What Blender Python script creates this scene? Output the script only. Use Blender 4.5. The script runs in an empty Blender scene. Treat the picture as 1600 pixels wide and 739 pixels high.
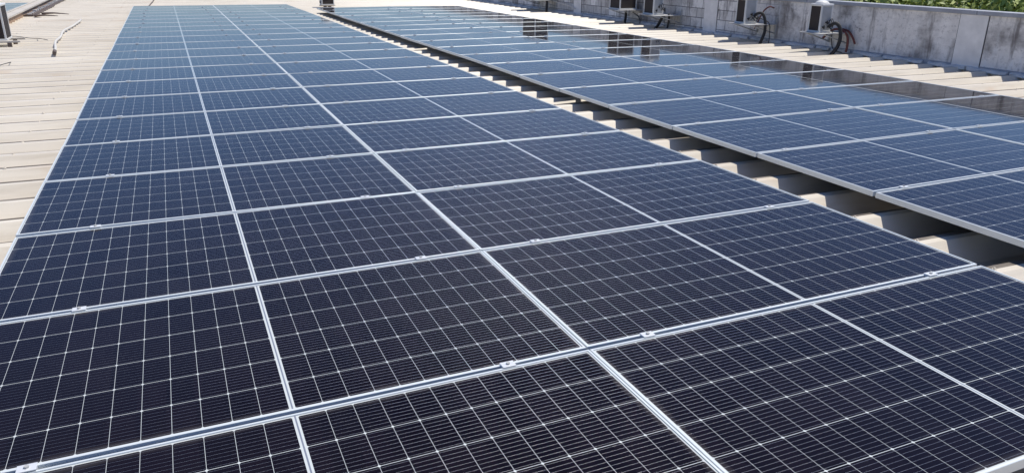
import bpy, bmesh, math, random
from mathutils import Vector, Matrix
random.seed(7)
R = math.radians
S = bpy.context.scene
COL = S.collection

# ------------------------------------------------------------------ camera, sky, sun, exposure
def cam_axes(yaw, pitch, roll):
    c, s = math.cos, math.sin
    f = Vector((s(yaw)*c(pitch), c(yaw)*c(pitch), s(pitch)))
    r = Vector((c(yaw), -s(yaw), 0)); u = r.cross(f)
    return c(roll)*r+s(roll)*u, -s(roll)*r+c(roll)*u, f
cr, cu, cf = cam_axes(.4158, -.3509, .009)
cd = bpy.data.cameras.new('camera'); cam = bpy.data.objects.new('camera', cd); COL.objects.link(cam)
m = Matrix.Identity(4)
for i in range(3):
    m[i][0] = cr[i]; m[i][1] = cu[i]; m[i][2] = -cf[i]
m[0][3], m[1][3], m[2][3] = .854, -2.145, 1.3366
cam.matrix_world = m
cd.sensor_width = 36; cd.lens = 36*1181.4/1600; cd.clip_start = .05; cd.clip_end = 2000
S.camera = cam
S.render.resolution_x = 1024; S.render.resolution_y = 472

SUN = Vector((.42, -.03, 1.0)).normalized()
elev = math.asin(SUN.z); azim = math.atan2(SUN.x, SUN.y)      # azimuth from +Y towards +X
W = bpy.data.worlds.new('World'); S.world = W; W.use_nodes = True
nt = W.node_tree; bg = nt.nodes['Background']
sky = nt.nodes.new('ShaderNodeTexSky'); sky.sky_type = 'NISHITA'; sky.sun_disc = False
sky.sun_elevation = elev; sky.sun_rotation = azim
sky.air_density = 1.2; sky.dust_density = 0.0; sky.ozone_density = 3.0; sky.altitude = 0
tint = nt.nodes.new('ShaderNodeMix'); tint.data_type = 'RGBA'; tint.blend_type = 'MULTIPLY'; tint.inputs[0].default_value = 1
tint.inputs[7].default_value = (.77, .91, 1.27, 1)
nt.links.new(sky.outputs[0], tint.inputs[6]); nt.links.new(tint.outputs[2], bg.inputs[0]); bg.inputs[1].default_value = .086
sd = bpy.data.lights.new('sun', 'SUN'); sd.energy = 5.0; sd.angle = R(.5); sd.color = (1, .95, .865)
so = bpy.data.objects.new('sun', sd); COL.objects.link(so)
so.rotation_euler = SUN.to_track_quat('Z', 'Y').to_euler(); so.location = (0, 0, 20)
S.view_settings.view_transform = 'Standard'; S.view_settings.look = 'None'
S.view_settings.exposure = .0; S.view_settings.gamma = 1

# ------------------------------------------------------------------ node helpers and materials
class NG:
    def __init__(s, name):
        s.m = bpy.data.materials.new(name); s.m.use_nodes = True; s.t = s.m.node_tree
        s.p = s.t.nodes['Principled BSDF']
    def n(s, typ, **kw):
        o = s.t.nodes.new(typ)
        for k, v in kw.items(): setattr(o, k, v)
        return o
    def put(s, sock, v):
        if isinstance(v, bpy.types.NodeSocket): s.t.links.new(v, sock)
        elif v is not None: sock.default_value = v
    def math(s, op, a, b=None, c=None, clamp=False):
        o = s.n('ShaderNodeMath', operation=op); o.use_clamp = clamp
        s.put(o.inputs[0], a); s.put(o.inputs[1], b); s.put(o.inputs[2], c)
        return o.outputs[0]
    def mix(s, f, a, b):
        o = s.n('ShaderNodeMix', data_type='RGBA')
        s.put(o.inputs[0], f); s.put(o.inputs[6], a); s.put(o.inputs[7], b)
        return o.outputs[2]
    def noise(s, vec, scale, detail=4, rough=.55):
        o = s.n('ShaderNodeTexNoise'); o.inputs['Scale'].default_value = scale
        o.inputs['Detail'].default_value = detail; o.inputs['Roughness'].default_value = rough
        if vec is not None: s.t.links.new(vec, o.inputs['Vector'])
        return o.outputs['Fac']
    def ramp(s, v, lo, hi):
        o = s.n('ShaderNodeMapRange'); s.put(o.inputs[0], v)
        o.inputs[1].default_value = lo; o.inputs[2].default_value = hi
        return o.outputs[0]
    def obj(s, scale=(1, 1, 1)):
        t = s.n('ShaderNodeTexCoord'); mp = s.n('ShaderNodeMapping'); mp.inputs['Scale'].default_value = scale
        s.t.links.new(t.outputs['Object'], mp.inputs[0]); return mp.outputs[0]
    def bump(s, h, strength, dist):
        o = s.n('ShaderNodeBump'); o.inputs['Strength'].default_value = strength
        o.inputs['Distance'].default_value = dist; s.put(o.inputs['Height'], h)
        s.t.links.new(o.outputs[0], s.p.inputs['Normal'])
    def set(s, **kw):
        for k, v in kw.items(): s.put(s.p.inputs[k.replace('_', ' ')], v)
        return s.m
def C4(r, g, b): return (r, g, b, 1)

def mat_plain(name, col, rough=.5, metal=0, var=.12, scale=6):
    g = NG(name); f = g.noise(g.obj(), scale)
    a = C4(*[c*(1-var) for c in col]); b = C4(*[min(1, c*(1+var)) for c in col])
    return g.set(Base_Color=g.mix(f, a, b), Roughness=rough, Metallic=metal)

def mat_cells():
    g = NG('photovoltaic_cells')
    uv = g.n('ShaderNodeUVMap'); uv.uv_map = 'UVMap'
    sep = g.n('ShaderNodeSeparateXYZ'); g.t.links.new(uv.outputs[0], sep.inputs[0])
    u, v = sep.outputs[0], sep.outputs[1]
    a = g.math('ABSOLUTE', g.math('SUBTRACT', u, 1.0535))
    cu_ = g.math('DIVIDE', g.math('SUBTRACT', a, .009), .08583)
    cv = g.math('DIVIDE', g.math('SUBTRACT', v, .0145), .17137)
    du = g.math('MULTIPLY', g.math('ABSOLUTE', g.math('SUBTRACT', cu_, g.math('ROUND', cu_))), .08583)
    dv = g.math('MULTIPLY', g.math('ABSOLUTE', g.math('SUBTRACT', cv, g.math('ROUND', cv))), .17137)
    lu = g.math('LESS_THAN', du, .00062); lv = g.math('LESS_THAN', dv, .00105)
    dia = g.math('LESS_THAN', g.math('ADD', du, dv), .0062)
    out = g.math('LESS_THAN', cu_, 0); out2 = g.math('GREATER_THAN', cu_, 12)
    out3 = g.math('LESS_THAN', cv, 0); out4 = g.math('GREATER_THAN', cv, 6)
    w = lu
    for q in (lv, dia, out, out2, out3, out4): w = g.math('MAXIMUM', w, q)
    mid = g.math('LESS_THAN', a, .0026)
    # round wires running along the panel, nine per cell
    cw = g.math('MULTIPLY', cv, 9.0)
    sd_ = g.math('SUBTRACT', g.math('FRACT', cw), .5)
    sw = g.math('DIVIDE', sd_, .018)                       # -1..1 across a wire 1 mm wide
    wire = g.math('MULTIPLY', g.math('LESS_THAN', g.math('ABSOLUTE', sw), 1.0), g.math('SUBTRACT', 1.0, w))
    # normals of the round wires
    geo = g.n('ShaderNodeNewGeometry')
    sc = g.n('ShaderNodeVectorMath', operation='SCALE'); sc.inputs[0].default_value = (0, 1, 0)
    g.put(sc.inputs['Scale'], g.math('MULTIPLY', g.math('MULTIPLY', sw, wire), 1.6))
    ad = g.n('ShaderNodeVectorMath', operation='ADD'); g.t.links.new(geo.outputs['Normal'], ad.inputs[0]); g.t.links.new(sc.outputs[0], ad.inputs[1])
    nm = g.n('ShaderNodeVectorMath', operation='NORMALIZE'); g.t.links.new(ad.outputs[0], nm.inputs[0])
    g.t.links.new(nm.outputs[0], g.p.inputs['Normal'])
    gb = g.n('ShaderNodeBump'); gb.inputs['Strength'].default_value = .5; gb.inputs['Distance'].default_value = .0011
    gcc = g.n('ShaderNodeTexCoord'); gmp = g.n('ShaderNodeVectorMath', operation='ADD'); g.t.links.new(gcc.outputs['Object'], gmp.inputs[0])
    goi = g.n('ShaderNodeObjectInfo'); gc = g.n('ShaderNodeCombineXYZ'); g.put(gc.inputs[0], g.math('MULTIPLY', goi.outputs['Random'], 61)); g.t.links.new(gc.outputs[0], gmp.inputs[1])
    g.put(gb.inputs['Height'], g.noise(gmp.outputs[0], 2.4, 2, .4)); g.t.links.new(gb.outputs[0], g.p.inputs['Coat Normal'])
    # cell colour
    oi = g.n('ShaderNodeObjectInfo')
    idc = g.n('ShaderNodeCombineXYZ')
    g.put(idc.inputs[0], g.math('FLOOR', g.math('MULTIPLY', u, 1/.08583))); g.put(idc.inputs[1], g.math('FLOOR', cv))
    g.put(idc.inputs[2], g.math('MULTIPLY', oi.outputs['Random'], 50))
    wn = g.n('ShaderNodeTexWhiteNoise'); g.t.links.new(idc.outputs[0], wn.inputs[0])
    cell = g.mix(wn.outputs[0], C4(.0038, .0018, .0028), C4(.0070, .0038, .0056))
    cell = g.mix(g.math('MULTIPLY', oi.outputs['Random'], .35), cell, C4(.006, .005, .012))
    off = g.n('ShaderNodeVectorMath', operation='ADD'); g.t.links.new(uv.outputs[0], off.inputs[0])
    cb = g.n('ShaderNodeCombineXYZ'); g.put(cb.inputs[0], g.math('MULTIPLY', oi.outputs['Random'], 97)); g.t.links.new(cb.outputs[0], off.inputs[1])
    # dust: fine specks and faint streaks that lie on the glass
    speck = g.ramp(g.noise(off.outputs[0], 260, 2, .6), .60, .78)
    film = g.ramp(g.noise(off.outputs[0], 3.0, 6, .6), .35, .8)
    col = g.mix(wire, cell, C4(.40, .40, .42))
    white = g.mix(mid, C4(.52, .55, .54), C4(.18, .20, .25))
    col = g.mix(w, col, white)
    eu = g.math('SUBTRACT', 1.0535-.0092, a); ev = g.math('SUBTRACT', .5286-.0092, g.math('ABSOLUTE', g.math('SUBTRACT', v, .5286)))
    col = g.mix(g.math('LESS_THAN', g.math('MINIMUM', eu, ev), .0013), col, C4(.10, .11, .13))
    dust = g.math('ADD', g.math('MULTIPLY', speck, .034), g.math('MULTIPLY', g.math('MULTIPLY', film, g.math('ADD', .3, oi.outputs['Random'])), .016))
    eg = g.math('SUBTRACT', 1.0, g.ramp(g.math('ADD', g.math('MINIMUM', eu, ev), g.math('MULTIPLY', film, -.02)), .0, .022))
    dust = g.math('ADD', dust, g.math('MULTIPLY', g.math('MAXIMUM', eg, 0.0), .05))
    col = g.mix(dust, col, C4(.55, .50, .45))
    g.set(Base_Color=col, Roughness=.38, Metallic=g.math('MULTIPLY', wire, .9))
    g.p.inputs['Specular IOR Level'].default_value = .0
    g.p.inputs['Coat Weight'].default_value = 1
    g.p.inputs['Coat IOR'].default_value = 1.255
    g.put(g.p.inputs['Coat Roughness'], g.math('ADD', .045, g.math('MULTIPLY', film, .05)))
    return g.m

def mat_roof():
    g = NG('cream_painted_sheet')
    p1 = g.obj((1, 1, 1)); f1 = g.noise(p1, .6, 6); p2 = g.obj((.35, 5, 5)); f2 = g.noise(p2, 2.2, 5, .65)
    p3 = g.obj((1, 1, 1)); f3 = g.noise(p3, 45, 3, .6)
    c = g.mix(g.ramp(f1, .3, .7), C4(.61, .55, .455), C4(.71, .65, .545))
    c = g.mix(g.math('MULTIPLY', g.ramp(f2, .48, .72), .45), c, C4(.40, .34, .26))
    c = g.mix(g.math('MULTIPLY', g.ramp(f3, .62, .8), .25), c, C4(.78, .76, .72))
    # warm rust spots, few
    f4 = g.noise(g.obj((.5, 1.6, 1)), 1.4, 4)
    c = g.mix(g.math('MULTIPLY', g.ramp(f4, .62, .74), .45), c, C4(.50, .33, .20))
    return g.set(Base_Color=c, Roughness=.42)

def mat_wall():
    g = NG('stained_block_wall')
    tc = g.n('ShaderNodeTexCoord'); sp = g.n('ShaderNodeSeparateXYZ'); g.t.links.new(tc.outputs['Object'], sp.inputs[0])
    cb = g.n('ShaderNodeCombineXYZ'); g.t.links.new(sp.outputs[1], cb.inputs[0]); g.t.links.new(sp.outputs[2], cb.inputs[1])
    br = g.n('ShaderNodeTexBrick'); g.t.links.new(cb.outputs[0], br.inputs['Vector'])
    br.inputs['Scale'].default_value = 1; br.inputs['Brick Width'].default_value = .40; br.inputs['Row Height'].default_value = .20
    br.inputs['Mortar Size'].default_value = .008; br.inputs['Mortar Smooth'].default_value = .3
    br.inputs['Color1'].default_value = C4(.82, .79, .76); br.inputs['Color2'].default_value = C4(.48, .46, .44); br.inputs['Mortar'].default_value = C4(.12, .12, .12)
    far = g.ramp(sp.outputs[1], 9.0, 11.5)
    n1 = g.noise(cb.outputs[0], 1.3, 7, .62); n2 = g.noise(cb.outputs[0], 5, 6, .65)
    plaster = g.mix(g.ramp(n2, .3, .7), C4(.62, .59, .56), C4(.86, .82, .78))
    c = g.mix(g.math('MULTIPLY', g.math('ADD', .05, g.math('MULTIPLY', far, .95)), 1.0), plaster, br.outputs['Color'])
    c = g.mix(g.math('MULTIPLY', g.ramp(n1, .50, .64), .75), c, C4(.13, .115, .11))
    # drip streaks from the coping
    st = g.n('ShaderNodeMapping'); st.inputs['Scale'].default_value = (4, .6, 1); g.t.links.new(cb.outputs[0], st.inputs[0])
    n3 = g.noise(st.outputs[0], 1.6, 6, .6)
    c = g.mix(g.math('MULTIPLY', g.ramp(n3, .54, .66), .7), c, C4(.12, .10, .095))
    n4 = g.noise(st.outputs[0], 2.9, 4, .5)
    c = g.mix(g.math('MULTIPLY', g.ramp(n4, .56, .70), .5), c, C4(.72, .72, .72))
    n5 = g.noise(cb.outputs[0], 17, 5, .7)
    c = g.mix(g.math('MULTIPLY', g.ramp(n5, .54, .68), .55), c, C4(.22, .20, .19))
    n6 = g.noise(cb.outputs[0], 3.1, 8, .75)
    c = g.mix(g.math('MULTIPLY', g.ramp(n6, .58, .66), .65), c, C4(.085, .070, .065))
    h = g.math('ADD', g.math('MULTIPLY', br.outputs['Fac'], g.math('MULTIPLY', far, -1)), g.math('MULTIPLY', n2, .6))
    g.bump(h, .6, .012)
    return g.set(Base_Color=c, Roughness=.9)

M = {}
M['cells'] = mat_cells()
M['alu'] = mat_plain('anodised_aluminium', (.70, .735, .73), .42, .25, .05, 20)
M['alu_bright'] = mat_plain('bright_aluminium', (.74, .75, .75), .38, .3, .05, 30)
M['backsheet'] = mat_plain('dark_backsheet', (.05, .05, .055), .6)
M['roof'] = mat_roof()
M['wall'] = mat_wall()
def mat_edge_shade():  # dark line of shade behind each rib edge, painted as colour
    g = NG('painted_edge_shade_line'); n = g.noise(g.obj((.8, 3, 1)), 1.2, 4)
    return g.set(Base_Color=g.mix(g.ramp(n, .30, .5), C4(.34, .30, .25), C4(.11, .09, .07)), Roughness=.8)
M['edge_shade'] = mat_edge_shade()
M['pilaster'] = mat_plain('smooth_grey_render', (.74, .715, .69), .9, 0, .28, 4.5)
M['coping'] = mat_plain('weathered_coping', (.33, .34, .37), .8, 0, .3, 5)
M['mortar'] = mat_plain('pale_mortar', (.66, .62, .57), .9, 0, .25, 12)
M['white'] = mat_plain('aged_white_paint', (.66, .65, .62), .45, 0, .12, 9)
M['tray'] = mat_plain('grey_tray', (.40, .40, .39), .6, 0, .25, 9)
M['black'] = mat_plain('black_foam', (.016, .016, .018), .7, 0, .3, 20)
M['rust'] = mat_plain('rust_red_hose', (.17, .045, .03), .55, 0, .3, 14)
M['brass'] = mat_plain('brass', (.45, .36, .2), .4, .8, .1, 20)
M['dark_brown'] = mat_plain('brown_frame', (.11, .08, .065), .6, 0, .2, 10)
M['wood'] = mat_plain('dirty_fascia', (.33, .22, .14), .8, 0, .5, 5)
M['fascia_top'] = mat_plain('pale_fascia_top', (.50, .46, .40), .7, 0, .25, 4)
M['pvc'] = mat_plain('white_pvc', (.60, .57, .51), .5, 0, .2, 9)
M['ground'] = mat_plain('dry_ground', (.20, .17, .12), .95, 0, .35, .15)
M['bark'] = mat_plain('bark', (.10, .075, .05), .9, 0, .3, 8)
def mat_coil():
    g = NG('dark_coil_fins')
    wv = g.n('ShaderNodeTexWave'); wv.wave_type = 'BANDS'; wv.bands_direction = 'Z'
    wv.inputs['Scale'].default_value = 22; g.t.links.new(g.obj(), wv.inputs[0])
    c = g.mix(wv.outputs['Fac'], C4(.014, .009, .008), C4(.036, .024, .020))
    g.bump(wv.outputs['Fac'], .5, .004)
    return g.set(Base_Color=c, Roughness=.7)
M['coil'] = mat_coil()
def mat_leaf():
    g = NG('foliage_leaves')
    oi = g.n('ShaderNodeNewGeometry'); f = g.noise(g.obj(), .9, 3)
    c = g.mix(oi.outputs['Random Per Island'], C4(.10, .17, .03), C4(.30, .36, .07))
    c = g.mix(g.math('MULTIPLY', g.ramp(f, .45, .65), .5), c, C4(.34, .33, .10))
    return g.set(Base_Color=c, Roughness=.6)
M['leaf'] = mat_leaf()

# ------------------------------------------------------------------ mesh and object helpers
def add_box(bm, x0, x1, y0, y1, z0, z1, bevel=0):
    t = bmesh.new()
    r = bmesh.ops.create_cube(t, size=1)
    for v in t.verts:
        v.co = ((x0+x1)/2+v.co.x*(x1-x0), (y0+y1)/2+v.co.y*(y1-y0), (z0+z1)/2+v.co.z*(z1-z0))
    if bevel: bmesh.ops.bevel(t, geom=t.edges[:], offset=bevel, segments=2, affect='EDGES', profile=.6)
    me = bpy.data.meshes.new('t'); t.to_mesh(me); t.free(); bm.from_mesh(me); bpy.data.meshes.remove(me)
def catmull(P, n=6):
    P = [Vector(p) for p in P]; Q = [P[0]*2-P[1]]+P+[P[-1]*2-P[-2]]; out = []
    for i in range(1, len(Q)-2):
        a, b, c, d = Q[i-1:i+3]
        for k in range(n):
            t = k/n
            out.append(.5*((2*b)+(c-a)*t+(2*a-5*b+4*c-d)*t*t+(3*b-a-3*c+d)*t**3))
    out.append(P[-1]); return out
def add_tube(bm, P, r, seg=10, smooth=6, r1=None):
    P = catmull(P, smooth) if smooth else [Vector(p) for p in P]
    rings = []; up = Vector((0, 0, 1)); last = None
    for i, p in enumerate(P):
        t = (P[min(i+1, len(P)-1)]-P[max(i-1, 0)]).normalized()
        if last is None:
            a = t.cross(up if abs(t.z) < .9 else Vector((1, 0, 0))).normalized()
        else: a = (last-t*last.dot(t)).normalized()
        last = a; b = t.cross(a); rr = r if r1 is None else r+(r1-r)*i/(len(P)-1)
        rings.append([bm.verts.new(p+rr*(math.cos(2*math.pi*k/seg)*a+math.sin(2*math.pi*k/seg)*b)) for k in range(seg)])
    for A, B in zip(rings, rings[1:]):
        for k in range(seg):
            f = bm.faces.new((A[k], A[(k+1) % seg], B[(k+1) % seg], B[k])); f.smooth = True
    bm.faces.new(rings[0]); bm.faces.new(list(reversed(rings[-1])))
def obj(name, bm, mat, parent=None, loc=None):
    bmesh.ops.recalc_face_normals(bm, faces=bm.faces[:])
    me = bpy.data.meshes.new(name); bm.to_mesh(me); bm.free()
    me.materials.append(mat if not isinstance(mat, str) else M[mat])
    o = bpy.data.objects.new(name, me); COL.objects.link(o)
    if parent: o.parent = parent
    if loc: o.location = loc
    return o
def tag(o, label, cat, group=None):
    o['label'] = label; o['category'] = cat
    if group: o['group'] = group
    return o
def thing(name, label, cat, loc=(0, 0, 0), group=None):
    o = bpy.data.objects.new(name, None); COL.objects.link(o); o.location = loc; o.empty_display_size = .1
    return tag(o, label, cat, group)
def struct(o): o['kind'] = 'structure'; return o
NB = bmesh.new

# ------------------------------------------------------------------ the ribbed roof
PITCH = .447; ZT = -.12; ZV = -.24
def rib_shift(x):
    K = [(-14, .21), (-1.5, .09), (4.6, 0), (11.2, -.20), (12.5, -.24)]
    for (a, p), (b, q) in zip(K, K[1:]):
        if x <= b: return p+(q-p)*(x-a)/(b-a)
    return K[-1][1]
def roof():
    bm = NB(); xs = [-14, -9, -4, -2.5, -1.5, 0, 2, 4.6, 7, 9, 11.2, 11.62]
    prof = []
    rr = random.Random(3)
    k0 = -14
    for k in range(k0, 80):
        y = .111+PITCH*k
        j = rr.uniform(-.008, .008); dz = rr.uniform(-.003, .003)
        w = .040; fr = .105
        edge_shade = rr.choice([.016, .026, .034, .040]); prof += [(y-w-fr+j, ZV), (y-w-.006+j, ZT-.006+dz), (y-w+j, ZT+dz), (y+w-edge_shade+j, ZT+dz+.0002), (y+w+j, ZT+dz), (y+w+.006+j, ZT-.006+dz), (y+w+fr+j, ZV)]
        # small stiffener in the pan
        prof += [(y+PITCH/2-.02, ZV), (y+PITCH/2, ZV+.008), (y+PITCH/2+.02, ZV)]
    rows = [[bm.verts.new((x, y+rib_shift(x), z)) for (y, z) in prof] for x in xs]
    for A, B in zip(rows, rows[1:]):
        for i in range(len(prof)-1):
            f = bm.faces.new((A[i], B[i], B[i+1], A[i+1]))
            if i % 10 == 3: f.material_index = 1  # strip at the rib top's far edge gets the painted shade
    for xl in (-3.6, -1.9, -.38, 4.52, 10.35, 11.02):
        for k in range(k0, 80):
            yy = .111+PITCH*k+rib_shift(xl)+rr.uniform(-.006, .006); xx = xl+rr.uniform(-.01, .01)
            bmesh.ops.create_cone(bm, cap_ends=True, segments=8, radius1=.014, radius2=.012, depth=.004, matrix=Matrix.Translation((xx, yy, ZT+.0035)))
            bmesh.ops.create_cone(bm, cap_ends=True, segments=6, radius1=.006, radius2=.0055, depth=.007, matrix=Matrix.Translation((xx, yy, ZT+.009)))
    o = obj('roof', bm, 'roof'); o.data.materials.append(M['edge_shade']); return struct(o)
roof()
bm = NB(); add_box(bm, -14, 11.62, -6.3, 35.6, -.60, -.42); struct(obj('roof_deck', bm, 'tray'))
bm = NB(); add_box(bm, -600, 600, -600, 600, -6.4, -6.0); struct(obj('ground', bm, 'ground'))
bm = NB(); add_box(bm, -13.8, 11.9, -6.1, 35.4, -6.0, -.61)
tag(obj('building', bm, 'pilaster'), 'plain grey rendered building body carrying the ribbed roof', 'building')

# ------------------------------------------------------------------ parapet wall on the right
XW = 11.62
wall = thing('parapet_wall', 'long stained grey block parapet wall along the right side of the roof', 'wall', (XW, 0, ZV))
bm = NB(); add_box(bm, 0, .18, -6.2, 35.8, -.1, .874)
obj('wall_blocks', bm, 'wall', wall)
bm = NB(); rr = random.Random(5); y = -6.2
while y < 35.8:
    L = rr.uniform(2.4, 3.4); y2 = min(y+L, 35.8)
    add_box(bm, -.035, .22, y, y2-.012, .876, .936+rr.uniform(-.004, .004), .008); y = y2
obj('coping', bm, 'coping', wall)
for yc in (-.35, 5.62, 11.70, 17.74, 23.8, 29.9):
    bm = NB(); add_box(bm, -.014, -.001, yc-.22, yc+.22, .1, .874, .003); obj('pilaster', bm, 'pilaster', wall)
    bm = NB(); add_box(bm, -.004, -.0015, yc-.232, yc-.222, .1, .874); add_box(bm, -.004, -.0015, yc+.222, yc+.232, .1, .874)
    obj('joint', bm, 'black', wall)
bm = NB(); add_box(bm, -.006, -.0012, -6.2, 35.8, .10, .165); j = obj('base_band', bm, 'coping', wall)
# broken mortar strip bedding the sheets at the wall foot
bm = NB(); rr = random.Random(11); y = -6.0
while y < 35:
    L = rr.uniform(.28, .75); n = max(2, int(L/.06)); top = []; bot = []
    for i in range(n+1):
        yy = y+L*i/n; w = .075+rr.uniform(-.018, .018)
        if i in (0, n): w *= .6
        zz = ZT+.012+rr.uniform(-.006, .012)
        top.append((bm.verts.new((XW-.015-w, yy, ZT-.02)), bm.verts.new((XW-.015-w*.8, yy, zz)), bm.verts.new((XW-.012, yy, zz+.012)), bm.verts.new((XW-.012, yy, ZT-.02))))
    for A, B in zip(top, top[1:]):
        for q in range(3): bm.faces.new((A[q], A[q+1], B[q+1], B[q]))
    bm.faces.new(top[0]); bm.faces.new(list(reversed(top[-1])))
    y += L+rr.uniform(.015, .12)
tag(obj('mortar_strip', bm, 'mortar'), 'broken pale mortar strip along the foot of the block wall', 'mortar strip')

# ------------------------------------------------------------------ solar panels
PW, PH = 2.1065, 1.0572; PX, PY = 2.11, 1.0772
def make_panel():
    prof = [(0, -.035), (0, -.0016), (.0016, 0), (.0083, 0), (.0090, -.0032), (.0090, -.035)]
    bm = NB(); rings = []
    for d, z in prof:
        rings.append([bm.verts.new((sx*(PW/2-d), sy*(PH/2-d), z)) for sx, sy in ((-1, -1), (1, -1), (1, 1), (-1, 1))])
    for A, B in zip(rings, rings[1:]+rings[:1]):
        for k in range(4): bm.faces.new((A[k], A[(k+1) % 4], B[(k+1) % 4], B[k]))
    root = thing('solar_panel', 'x', 'solar panel')
    obj('frame', bm, 'alu', root)
    bm = NB(); uvl = bm.loops.layers.uv.new('UVMap')
    x, y = PW/2-.0092, PH/2-.0092
    vs = [bm.verts.new(c) for c in ((-x, -y, -.0034), (x, -y, -.0034), (x, y, -.0034), (-x, y, -.0034))]
    vb = [bm.verts.new((c.co.x, c.co.y, -.0095)) for c in vs]
    f = bm.faces.new(vs); f.material_index = 0
    for l in f.loops: l[uvl].uv = (l.vert.co.x+PW/2, l.vert.co.y+PH/2)
    fb = [bm.faces.new(list(reversed(vb)))]+[bm.faces.new((vs[k], vb[k], vb[(k+1) % 4], vs[(k+1) % 4])) for k in range(4)]
    for q in fb: q.material_index = 1
    gl = obj('cell_sheet', bm, 'cells', root); gl.data.materials.append(M['backsheet'])
    return root
def copy_thing(root):
    c = root.copy(); COL.objects.link(c)
    for ch in list(root.children):
        k = ch.copy(); COL.objects.link(k); k.parent = c
        for g in list(ch.children):
            q = g.copy(); COL.objects.link(q); q.parent = k
    return c
Z1 = [[-9, -8, -3, 2, 0, -7, -10, -5, 0, 2, 0, -1, 1, 4, 5, 4, 4, 4, 6, 6, 6, 4, 1], [-4, -1, 2, -3, -7, -8, -7, -2, 2, 2, 1, -1, -1, 1, 2, 2, 2, 3, 3, 3, 2, 0, -2], [1, 2, 1, -2, -4, -4, -2, 3, 6, 6, 4, 0, -2, -2, -1, 0, 1, 2, 2, 2, 0, -2, -5]]
Z2 = [[0, 0, -1, -1, -7, -9, -7, -1, 5, 7, 5, 2, -1, 0, 1, 1, 0, 0, 1, 1, 1, 0], [-1, 1, 4, 7, 5, 1, -3, 0, 6, 7, 4, 1, -2, -2, -2, -3, -3, -3, -3, -3, -2, -2], [-1, 2, 6, 9, 9, 6, 3, 6, 8, 7, 3, -3, -5, -5, -5, -6, -7, -8, -8, -7, -6, -3]]

ORD = ['nearest', 'second', 'third', 'fourth', 'fifth', 'sixth', 'seventh', 'eighth', 'ninth', 'tenth', 'eleventh', 'twelfth',
       'thirteenth', 'fourteenth', 'fifteenth', 'sixteenth', 'seventeenth', 'eighteenth', 'nineteenth', 'twentieth', 'twenty-first', 'farthest']
proto = make_panel(); first = [True]
def place_panel(cx, cy, zs, label, group):
    """zs: heights of the corners (x0y0, x1y0, x0y1, x1y1)"""
    o = proto if first[0] else copy_thing(proto); first[0] = False
    z = sum(zs)/4; tx = ((zs[1]+zs[3])-(zs[0]+zs[2]))/2/PX; ty = ((zs[2]+zs[3])-(zs[0]+zs[1]))/2/PY
    o.location = (cx, cy, z); o.rotation_euler = (math.atan(ty), -math.atan(tx), rp.uniform(-.0006, .0006))
    tag(o, label, 'solar panel', group); return o
rp = random.Random(21)
def array(x0, y0, n0, n1, Z, zoff, tiltx, where, group):
    cols = ['left', 'right']
    for c in range(2):
        for n in range(n0, n1):
            i = n-zoff
            def z(a, b): return Z[a][min(max(b, 0), len(Z[0])-1)]/1000+tiltx*a*PX
            r = n-n0; w = ORD[r] if n != n1-1 else 'farthest'
            if w == 'nearest': lab = 'dark solar panel, %s column of %s, row nearest the camera' % (cols[c], where)
            else:
                tone = 'dark navy' if r < 7 else ('blue' if r < 14 else 'pale blue')
                lab = '%s solar panel, %s column of %s, %s row from the front' % (tone, cols[c], where, w)
            j = rp.uniform(-.0025, .0025)
            place_panel(x0+PX*c+PX/2, y0+n*PY+PY/2, (z(c, i)+j, z(c+1, i)-j, z(c, i+1)+j, z(c+1, i+1)-j), lab, group)
A2X, A2Y = 4.7397, 1.0794
Z2[2] = [v-20 for v in Z2[2]]      # the right column dips a little towards the wall
array(0, 0, -1, 21, Z1, -1, 0, 'the left array', 'solar panels of the left array')
array(A2X, A2Y, -1, 18, Z2, -2, .0058, 'the right array', 'solar panels of the right array')
# a third, small array beyond the roof kerb at the far left
for n in range(6):
    place_panel(-2.95-PX/2, 19.9+n*PY, (-.03,)*4, 'blue solar panel beyond the fascia at the far left, %s of its column' %
                ['nearest', 'second', 'third', 'fourth', 'fifth', 'farthest'][n], 'solar panels beyond the left fascia')

# clamps in the gaps between rows
def make_clamp():
    bm = NB()
    add_box(bm, -.025, .025, -.0175, .0175, .0012, .0048, .0008)      # flat top plate over both lips
    add_box(bm, -.025, .025, -.0085, .0085, -.034, .0011)              # web in the gap
    root = thing('panel_clamp', 'x', 'clamp')
    obj('clamp_plate', bm, 'alu_bright', root)
    bm = NB(); bmesh.ops.create_cone(bm, cap_ends=True, segments=6, radius1=.0075, radius2=.0070, depth=.006, matrix=Matrix.Translation((0, 0, .0078)))
    obj('bolt', bm, 'tray', root)
    return root
clamp0 = make_clamp(); fc = [True]
def place_clamp(x, y, z, lab, group):
    o = clamp0 if fc[0] else copy_thing(clamp0); fc[0] = False
    o.location = (x, y, z); o.rotation_euler.z = rp.uniform(-.02, .02); tag(o, lab, 'clamp', group)
def clamps(x0, y0, n0, n1, Z, zoff, tiltx, offs, where, nlab):
    for n in range(n0, n1):
        for c in range(2):
            for s, dx in enumerate(offs[c]):
                a = c+dx/PX; i = n-zoff; a0 = min(int(a), 1); f = a-a0
                z = ((1-f)*Z[a0][i]+f*Z[a0+1][i])/1000+tiltx*(a*PX)
                if n-n0 < 3 and nlab:
                    lab = 'silver clamp, %s row gap of %s, %s' % (['nearest', 'second nearest', 'third nearest'][n-n0], where,
                          ['first from the left', 'second from the left', 'third from the left', 'fourth from the left'][c*2+s])
                    g = 'near clamps of %s' % where
                else: lab = 'small silver clamp between farther panel rows of %s' % where; g = 'clamps between farther panel rows of %s' % where
                place_clamp(x0+c*PX+dx+rp.uniform(-.03, .03), y0+n*PY+0.0, z+.001, lab, g)
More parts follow.
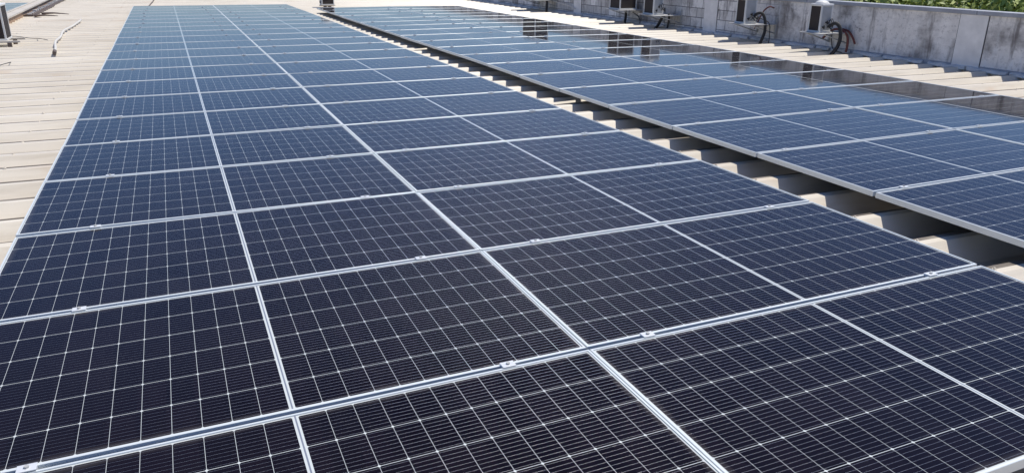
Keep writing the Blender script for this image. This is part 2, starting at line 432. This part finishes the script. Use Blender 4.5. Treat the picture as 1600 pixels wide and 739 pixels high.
clamps(0, 0, 0, 21, Z1, -1, 0, ((.35, 1.805), (.27, 1.79)), 'the left array', True)
clamps(A2X, A2Y, 0, 18, Z2, -2, .0058, ((.28, 1.80), (.34, 1.85)), 'the right array', True)

# rails the panels are bolted to
for k, (x, y0, y1, lab) in enumerate([(.35, -1.05, 22.6, 'under the outer half of the left array, left column'), (1.80, -1.05, 22.6, 'under the inner half of the left array, left column'),
        (2.39, -1.05, 22.6, 'under the inner half of the left array, right column'), (3.90, -1.05, 22.6, 'under the outer half of the left array, right column'),
        (A2X+.28, .05, 20.4, 'under the right array beside the dark gap'), (A2X+1.8, .05, 20.4, 'under the middle of the right array, left column'),
        (A2X+PX+.34, .05, 20.4, 'under the middle of the right array, right column'), (A2X+PX+1.85, .05, 20.4, 'under the right array near the block wall')]):
    bm = NB(); add_box(bm, x-.02, x+.02, y0, y1, -.094, -.048)
    yy = y0+.2
    while yy < y1:
        add_box(bm, x+.021, x+.026, yy, yy+.05, ZT-.002, -.06); add_box(bm, x+.021, x+.07, yy, yy+.05, ZT-.0019, ZT+.004); yy += PITCH*3
    tag(obj('support_rail', bm, 'alu'), 'aluminium rail '+lab, 'rail', 'rails under the panels')

# ------------------------------------------------------------------ condensers
def condenser(label, x0, x1, y0, y1, z0, z1, white_face, group, dome=True, wall_bracket=True):
    w, d, h = x1-x0, y1-y0, z1-z0
    r = thing('condenser_unit', label, 'air conditioner', ((x0+x1)/2, (y0+y1)/2, z0), group)
    X, Y = w/2, d/2; p = min(.028, w*.1)
    bm = NB()
    for sx in (-1, 1):
        for sy in (-1, 1):
            add_box(bm, min(sx*X, sx*(X-p)), max(sx*X, sx*(X-p)), min(sy*Y, sy*(Y-p)), max(sy*Y, sy*(Y-p)), .03, h-.04, .004)
    obj('corner_posts', bm, 'white', r)
    bm = NB(); add_box(bm, -X-.006, X+.006, -Y-.006, Y+.006, 0, .03, .004); obj('base_pan', bm, 'white', r)
    bm = NB(); add_box(bm, -X-.008, X+.008, -Y-.008, Y+.008, h-.04, h, .012); top = obj('top_cover', bm, 'white', r)
    if dome:
        bm = NB(); rad = min(X, Y)*.92; rings = []
        for q in range(6):
            a = q/5*math.pi/2; rr_ = rad*math.cos(a)*(1 if q < 5 else 0)+.001; zz = h+.001+.055*math.sin(a)
            rings.append([bm.verts.new((rr_*math.cos(t*math.pi/10), rr_*math.sin(t*math.pi/10), zz)) for t in range(20)])
        for A, B in zip(rings, rings[1:]):
            for t in range(20):
                f = bm.faces.new((A[t], A[(t+1) % 20], B[(t+1) % 20], B[t])); f.smooth = True
        obj('fan_dome', bm, 'white', r)
    faces = {'-x': (-X+.006, -X+.012, -Y+p, Y-p), '+x': (X-.012, X-.006, -Y+p, Y-p), '-y': (-X+p, X-p, -Y+.006, -Y+.012), '+y': (-X+p, X-p, Y-.012, Y-.006)}
    for k, (a, b, c, e) in faces.items():
        bm = NB()
        if k == white_face:
            add_box(bm, a, b, c, e, .031, h-.041); q = obj('valve_panel', bm, 'tray', r)
            bm = NB()
            if k == '-y':
                for zc, xx in ((.09, .25), (.17, .55)):
                    xc = -X+p+(2*X-2*p)*xx
                    add_tube(bm, [(xc, -Y+.006, zc), (xc, -Y-.035, zc)], .014, 8, 0); add_tube(bm, [(xc, -Y-.03, zc-.03), (xc, -Y-.03, zc+.03)], .011, 8, 0)
                rq = random.Random(int(x0*100+y0*100))
                for q_ in range(4):
                    xa = rq.uniform(-X*.5, X*.9); za = rq.uniform(.06, .22)
                    add_tube(bm, [(xa, -Y-.02, za), (xa+rq.uniform(-.03, .08), -Y-.06, za+rq.uniform(.02, .07)), (X+rq.uniform(-.05, .02), -Y-.05, za+rq.uniform(-.05, .04)), (X+.01, -Y-.03, rq.uniform(.05, .15))], .0065, 6, 5)
            else:
                for zc, yy in ((.09, .3), (.17, .6)):
                    yc = -Y+p+(2*Y-2*p)*yy
                    add_tube(bm, [(-X+.006, yc, zc), (-X-.04, yc, zc)], .016, 8, 0); add_tube(bm, [(-X-.035, yc, zc-.03), (-X-.035, yc, zc+.03)], .012, 8, 0)
            obj('valve', bm, 'black', q)
        else:
            add_box(bm, a, b, c, e, .031, h-.041); obj('coil_grille', bm, 'coil', r)
    return r
def bracket(label, x0, y0, y1, z):
    r = thing('wall_bracket', label, 'bracket', (XW, (y0+y1)/2, z), 'brackets under the wall condensers')
    Y = (y1-y0)/2
    bm = NB(); add_box(bm, x0-XW, -.03, -Y, Y, -.016, -.001, .004); obj('shelf', bm, 'tray', r)
    for s in (-1, 1):
        bm = NB(); yy = s*(Y-.04)
        add_box(bm, -.032, -.001, yy-.015, yy+.015, -.20, .12)
        add_tube(bm, [(-.03, yy, -.18), (x0-XW+.12, yy, -.024)], .010, 8, 0)
        obj('arm', bm, 'tray', r)
    return r
G = 'condensers hung on the block wall'
condenser('condenser with two wide dark grilles hung at the middle of the block wall', 11.0, 11.48, 14.44, 14.93, .20, .92, 'none', G)
bracket('pale bracket under the wide condenser with two dark grilles', 10.93, 14.30, 15.02, .20)
condenser('narrow condenser with dark grille and tangled black pipes, right of the wide one', 11.0, 11.27, 12.99, 13.39, .175, .90, '-y', G)
bracket('pale bracket under the condenser whose black pipes drop straight to the roof', 10.90, 12.70, 13.45, .175)
condenser('white-topped condenser with dark grille and black pipe, second from the right on the wall', 11.0, 11.275, 9.87, 10.14, .21, .68, '-y', G)
bracket('long pale bracket under the second condenser from the right', 10.90, 9.62, 10.22, .21)
condenser('domed white condenser with dark grille beside the red hose, rightmost on the wall', 11.03, 11.28, 7.98, 8.25, .20, .67, '-y', G)
bracket('pale bracket under the rightmost domed condenser', 10.92, 7.82, 8.33, .20)
condenser('condenser cut by the top of the picture, farthest along the block wall', 11.0, 11.45, 19.25, 20.15, .205, .98, 'none', G)
bracket('pale bracket under the farthest wall condenser', 10.90, 19.0, 20.3, .205)
condenser('dark condenser with white side standing on the roof behind the right array', 5.31, 5.70, 22.80, 23.15, ZT+.06, .55, '-x', 'condensers standing on the roof', dome=True)
condenser('big dark brown condenser with white corner post at the left picture edge', -2.30, -1.69, 13.35, 13.86, -.03, .56, 'none', 'condensers standing on the roof', dome=False)
# feet of the roof-standing ones
for nm, x0, x1, y0, y1, z1, lab in [(0, 5.28, 5.74, 22.84, 23.1, ZT+.058, 'low block feet under the condenser behind the right array'),
                                    (1, -2.45, -1.50, 13.30, 13.92, -.032, 'pale skid with dark feet under the brown condenser at the left')]:
    r = thing('support_skid', lab, 'skid', ((x0+x1)/2, (y0+y1)/2, ZT))
    X, Y = (x1-x0)/2, (y1-y0)/2; hz = z1-ZT
    for s in (-1, 1):
        bm = NB(); add_box(bm, -X, X, s*(Y-.03)-.02, s*(Y-.03)+.02, hz-.03, hz-.001, .004); obj('bar', bm, 'fascia_top', r)
    for sx in (-1, 1):
        for sy in (-1, 1):
            bm = NB(); add_box(bm, sx*(X-.16)-.03, sx*(X-.16)+.03, sy*(Y-.03)-.03, sy*(Y-.03)+.03, -.02, hz-.031); obj('foot', bm, 'dark_brown', r)

# ------------------------------------------------------------------ pipes and hoses
def pipe(name, lab, cat, P, r, mat, group=None, r1=None):
    bm = NB(); add_tube(bm, P, r, 10, 7, r1); return tag(obj(name, bm, mat), lab, cat, group)
yD = 7.98
pipe('insulated_pipe', 'thick black pipe arching from the rightmost condenser down to the roof', 'pipe',
     [(11.2, 7.95, 0.29), (11.224, 7.918, 0.33), (11.26, 7.856, 0.36), (11.296, 7.792, 0.3), (11.308, 7.756, 0.14), (11.284, 7.766, -0.02), (11.236, 7.82, -0.14), (11.2, 7.864, -0.22)], .030, 'black')
pipe('insulated_pipe', 'thin black cable looping below the rightmost condenser', 'cable',
     [(11.22, 7.95, 0.28), (11.244, 7.896, 0.24), (11.252, 7.89, 0.1), (11.268, 7.86, -0.04), (11.316, 7.812, -0.1), (11.38, 7.74, -0.12)], .007, 'black')
pipe('red_hose', 'rust red hose arching beside the thick black pipe, rightmost', 'hose',
     [(11.48, 8.31, 0.07), (11.48, 8.21, 0.16), (11.48, 8.07, 0.24), (11.48, 7.91, 0.24), (11.49, 7.79, 0.16), (11.49, 7.75, 0.02), (11.48, 7.75, -0.12)], .020, 'rust')
pipe('red_hose', 'short rust red hose stub falling behind the rightmost hose', 'hose',
     [(11.54, 7.95, 0.25), (11.54, 7.81, 0.22), (11.55, 7.71, 0.12), (11.55, 7.65, 0.03)], .018, 'rust')
pipe('insulated_pipe', 'thick black pipe arching from the second condenser from the right', 'pipe',
     [(11.2, 9.84, 0.34), (11.236, 9.79, 0.4), (11.284, 9.71, 0.4), (11.32, 9.66, 0.28), (11.32, 9.63, 0.1), (11.284, 9.64, -0.06), (11.248, 9.67, -0.2)], .028, 'black')
pipe('insulated_pipe', 'thin black cable hanging beside the pipe of the second condenser', 'cable',
     [(11.22, 9.84, 0.32), (11.318, 9.741, 0.3), (11.388, 9.609, 0.22), (11.388, 9.565, 0), (11.374, 9.554, -0.18)], .008, 'black')
pipe('red_hose', 'rust red hose coming out of the wall by the second condenser', 'hose',
     [(11.55, 9.7, 0.5), (11.5, 9.78, 0.52), (11.48, 9.9, 0.44), (11.5, 10.04, 0.26), (11.54, 10.18, 0.08)], .013, 'rust')
pipe('insulated_pipe', 'slanting black pipe below the condenser with tangled pipes', 'pipe',
     [(11.22, 12.88, .16), (11.22, 12.98, .06), (11.24, 13.10, -.06), (11.24, 13.22, -.16), (11.2, 13.25, -.24)], .034, 'black')
pipe('insulated_pipe', 'second black pipe falling straight below the condenser with tangled pipes', 'pipe',
     [(11.30, 12.80, .20), (11.34, 12.84, .04), (11.36, 12.90, -.10), (11.36, 12.96, -.24)], .022, 'black')
pipe('insulated_pipe', 'vertical black pipe below the wide condenser', 'pipe',
     [(11.30, 14.62, .18), (11.30, 14.62, .06), (11.29, 14.63, -.10), (11.28, 14.64, -.24)], .032, 'black')
pipe('insulated_pipe', 'thin cable curling below the wide condenser', 'cable',
     [(11.36, 14.42, .14), (11.44, 14.30, .06), (11.46, 14.22, -.05), (11.46, 14.22, -.14)], .010, 'black')
pipe('insulated_pipe', 'vertical black pipe below the farthest wall condenser', 'pipe',
     [(11.28, 19.05, .18), (11.28, 19.05, .02), (11.28, 19.05, -.12), (11.28, 19.05, -.24)], .036, 'black')
pipe('drain_hose', 'thin pale drain hose slanting from the farthest wall condenser', 'hose',
     [(11.42, 18.9, .18), (11.48, 18.6, .14), (11.54, 18.1, .08), (11.58, 17.8, .02)], .011, 'pvc')
# white bent tube lying on the ribs at the left
r = thing('bent_tube', 'white bent plastic tube with dark end lying on the left roof', 'tube', (-.9, 12, ZT))
bm = NB(); P = [(-.850, 11.95, -.09), (-.890, 12.43, -.09), (-.995, 13.45, -.08), (-1.03, 14.55, -.095), (-1.085, 15.7, -.08), (-1.045, 17.2, -.092), (-1.01, 18.7, -.08)]
add_tube(bm, [Vector(p)-Vector((-.9, 12, ZT)) for p in P], .020, 12, 8); obj('tube_body', bm, 'pvc', r)
bm = NB(); add_tube(bm, [Vector((-.850, 11.94, -.085))-Vector((-.9, 12, ZT)), Vector((-.835, 11.72, -.095))-Vector((-.9, 12, ZT))], .029, 12, 0); obj('end_fitting', bm, 'dark_brown', r)

# ------------------------------------------------------------------ far left fascia, tray and debris
def xf(y): return -2.42-(y-18)*.0165
r = thing('roof_fascia', 'low rusty fascia with pale capping along the far left roof edge', 'fascia', (xf(18), 18, ZT))
def strip(bm, y0, y1, a0, a1, z0, z1):
    vs = []
    for y in (y0, y1):
        for a, z in ((a0, z0), (a1, z0), (a1, z1), (a0, z1)): vs.append(bm.verts.new((xf(y)+a-xf(18), y-18, z-ZT)))
    for f in ((0, 1, 2, 3), (7, 6, 5, 4), (0, 4, 5, 1), (1, 5, 6, 2), (2, 6, 7, 3), (3, 7, 4, 0)): bm.faces.new([vs[i] for i in f])
bm = NB(); strip(bm, 14.5, 34, -.12, 0, ZV, -.005); obj('face_board', bm, 'wood', r)
bm = NB(); strip(bm, 14.5, 34, -.17, .03, -.004, .03); strip(bm, 14.5, 34, -.22, -.171, -.06, .05); obj('capping', bm, 'fascia_top', r)
r = thing('cable_tray', 'dark perforated cable tray leaning on the far left fascia', 'cable tray', (xf(22)+.10, 22, ZT))
bm = NB()
for s in (0, 1):
    add_tube(bm, [(-.02+s*.13, -1.1, .03+.0*s), (-.02+s*.13-.10, 8, .03)], .018, 6, 0)
add_box(bm, -.10, .14, -1.1, 3.4, .005, .03); add_box(bm, -.14, .08, 3.41, 8, .005, .03)
obj('side_rails', bm, 'dark_brown', r)
bm = NB()
for k in range(24):
    y = -1.0+k*.38; x = -.02-.10*(y+1.1)/9.1; q = rr.uniform(-.05, .05); add_box(bm, x+.02, x+.11, y-.06+q, y+.05+q, .045, .06+rr.uniform(0, .04))
obj('rungs', bm, 'pvc', r)
for k, (x, y, a, L, lab) in enumerate([(-2.20, 20.7, -.25, .55, 'dark broken batten poking out from the cable tray, shorter one'), (-2.14, 21.6, -.5, .75, 'dark broken batten poking out from the cable tray, longer one')]):
    bm = NB(); add_tube(bm, [(0, 0, .02), (L*.4, .03, .035), (L, -.02, .02)], .03, 7, 4, .008); o = tag(obj('wood_batten', bm, 'dark_brown'), lab, 'batten', 'battens by the cable tray')
    o.location = (x, y, ZT+.002); o.rotation_euler.z = a
pipe('dark_cable', 'thin dark cable running over the roof behind the left array', 'cable', [(.36, 24.2, -.10), (.40, 25.5, -.11), (.47, 27.5, -.11), (.50, 29.5, -.11)], .016, 'dark_brown')
rr = random.Random(31)
for k, (P, lab) in enumerate([([(-1.95, 9.3), (-1.75, 9.6), (-1.5, 9.95), (-1.38, 10.4), (-1.30, 10.9)], 'thin dark wire squiggle on the left roof, nearer one'),
                              ([(-2.05, 15.2), (-1.8, 15.0), (-1.55, 14.7), (-1.35, 14.4), (-1.2, 14.2)], 'thin dark wire squiggle on the left roof beside the brown condenser')]):
    pipe('loose_wire', lab, 'wire', [(x, y, ZT+.006+(.012 if i % 2 else 0)) for i, (x, y) in enumerate(P)], .005, 'black', 'loose wires on the left roof')

# ------------------------------------------------------------------ trees behind the wall
def tree(x, y, zt, rad, seed, lab):
    rr = random.Random(seed); r = thing('leafy_tree', lab, 'tree', (x, y, -6), 'trees behind the block wall')
    bm = NB(); H = zt+6
    add_tube(bm, [(0, 0, 0), (.1, .05, H*.3), (-.05, .1, H*.55), (0, 0, H*.8)], .20, 9, 5, .07)
    for k in range(9):
        a = k*2.4; z0 = H*(.35+.045*k)
        add_tube(bm, [(0, .05, z0), (rad*.4*math.cos(a), rad*.4*math.sin(a), z0+.5), (rad*.8*math.cos(a), rad*.8*math.sin(a), z0+.9)], .07, 6, 3, .02)
    obj('trunk', bm, 'bark', r)
    verts = []; faces = []; cl = []
    for k in range(46):
        a = rr.uniform(0, 2*math.pi); e = rr.uniform(-.6, 1.2); q = rad*rr.uniform(.45, 1.0)
        cl.append((q*math.cos(a)*math.cos(e), q*math.sin(a)*math.cos(e), H-rad*.95+q*math.sin(e)*.9, rr.uniform(.28, .55)))
    for k in range(9500):
        c = rr.choice(cl); d = Vector((rr.gauss(0, 1), rr.gauss(0, 1), rr.gauss(0, .8))); d = d.normalized()*c[3]*rr.uniform(.5, 1.1)
        p = Vector(c[:3])+d; n = (d.normalized()+Vector((rr.gauss(0, .5), rr.gauss(0, .5), rr.gauss(.4, .5)))).normalized()
        t = n.cross(Vector((rr.gauss(0, 1), rr.gauss(0, 1), rr.gauss(0, 1)))).normalized(); b = n.cross(t); s = rr.uniform(.035, .07)
        i = len(verts); verts += [p-t*s*1.6, p-b*s*.6, p+t*s*1.6, p+b*s*.6]; faces.append((i, i+1, i+2, i+3))
    me = bpy.data.meshes.new('crown'); me.from_pydata([tuple(v) for v in verts], [], faces); me.materials.append(M['leaf'])
    o = bpy.data.objects.new('crown', me); COL.objects.link(o); o.parent = r
tree(15.6, 11.4, .95, 1.5, 1, 'leafy tree close behind the wall, just left of the middle of the green strip')
tree(16.8, 10.9, 1.25, 1.9, 2, 'tall leafy tree behind the wall in the middle of the green strip')
tree(17.6, 8.6, 1.2, 1.9, 4, 'bushy yellow green tree behind the wall, second from the right picture edge')
tree(16.4, 7.1, 1.05, 1.7, 5, 'dense leafy tree behind the wall at the right picture edge')
tree(17.6, 13.6, 1.45, 2.1, 9, 'bright leafy tree behind the wall, leftmost of the green strip')
tree(23.5, 15.6, 1.3, 2.6, 6, 'broad leafy tree farther back beyond the wall')
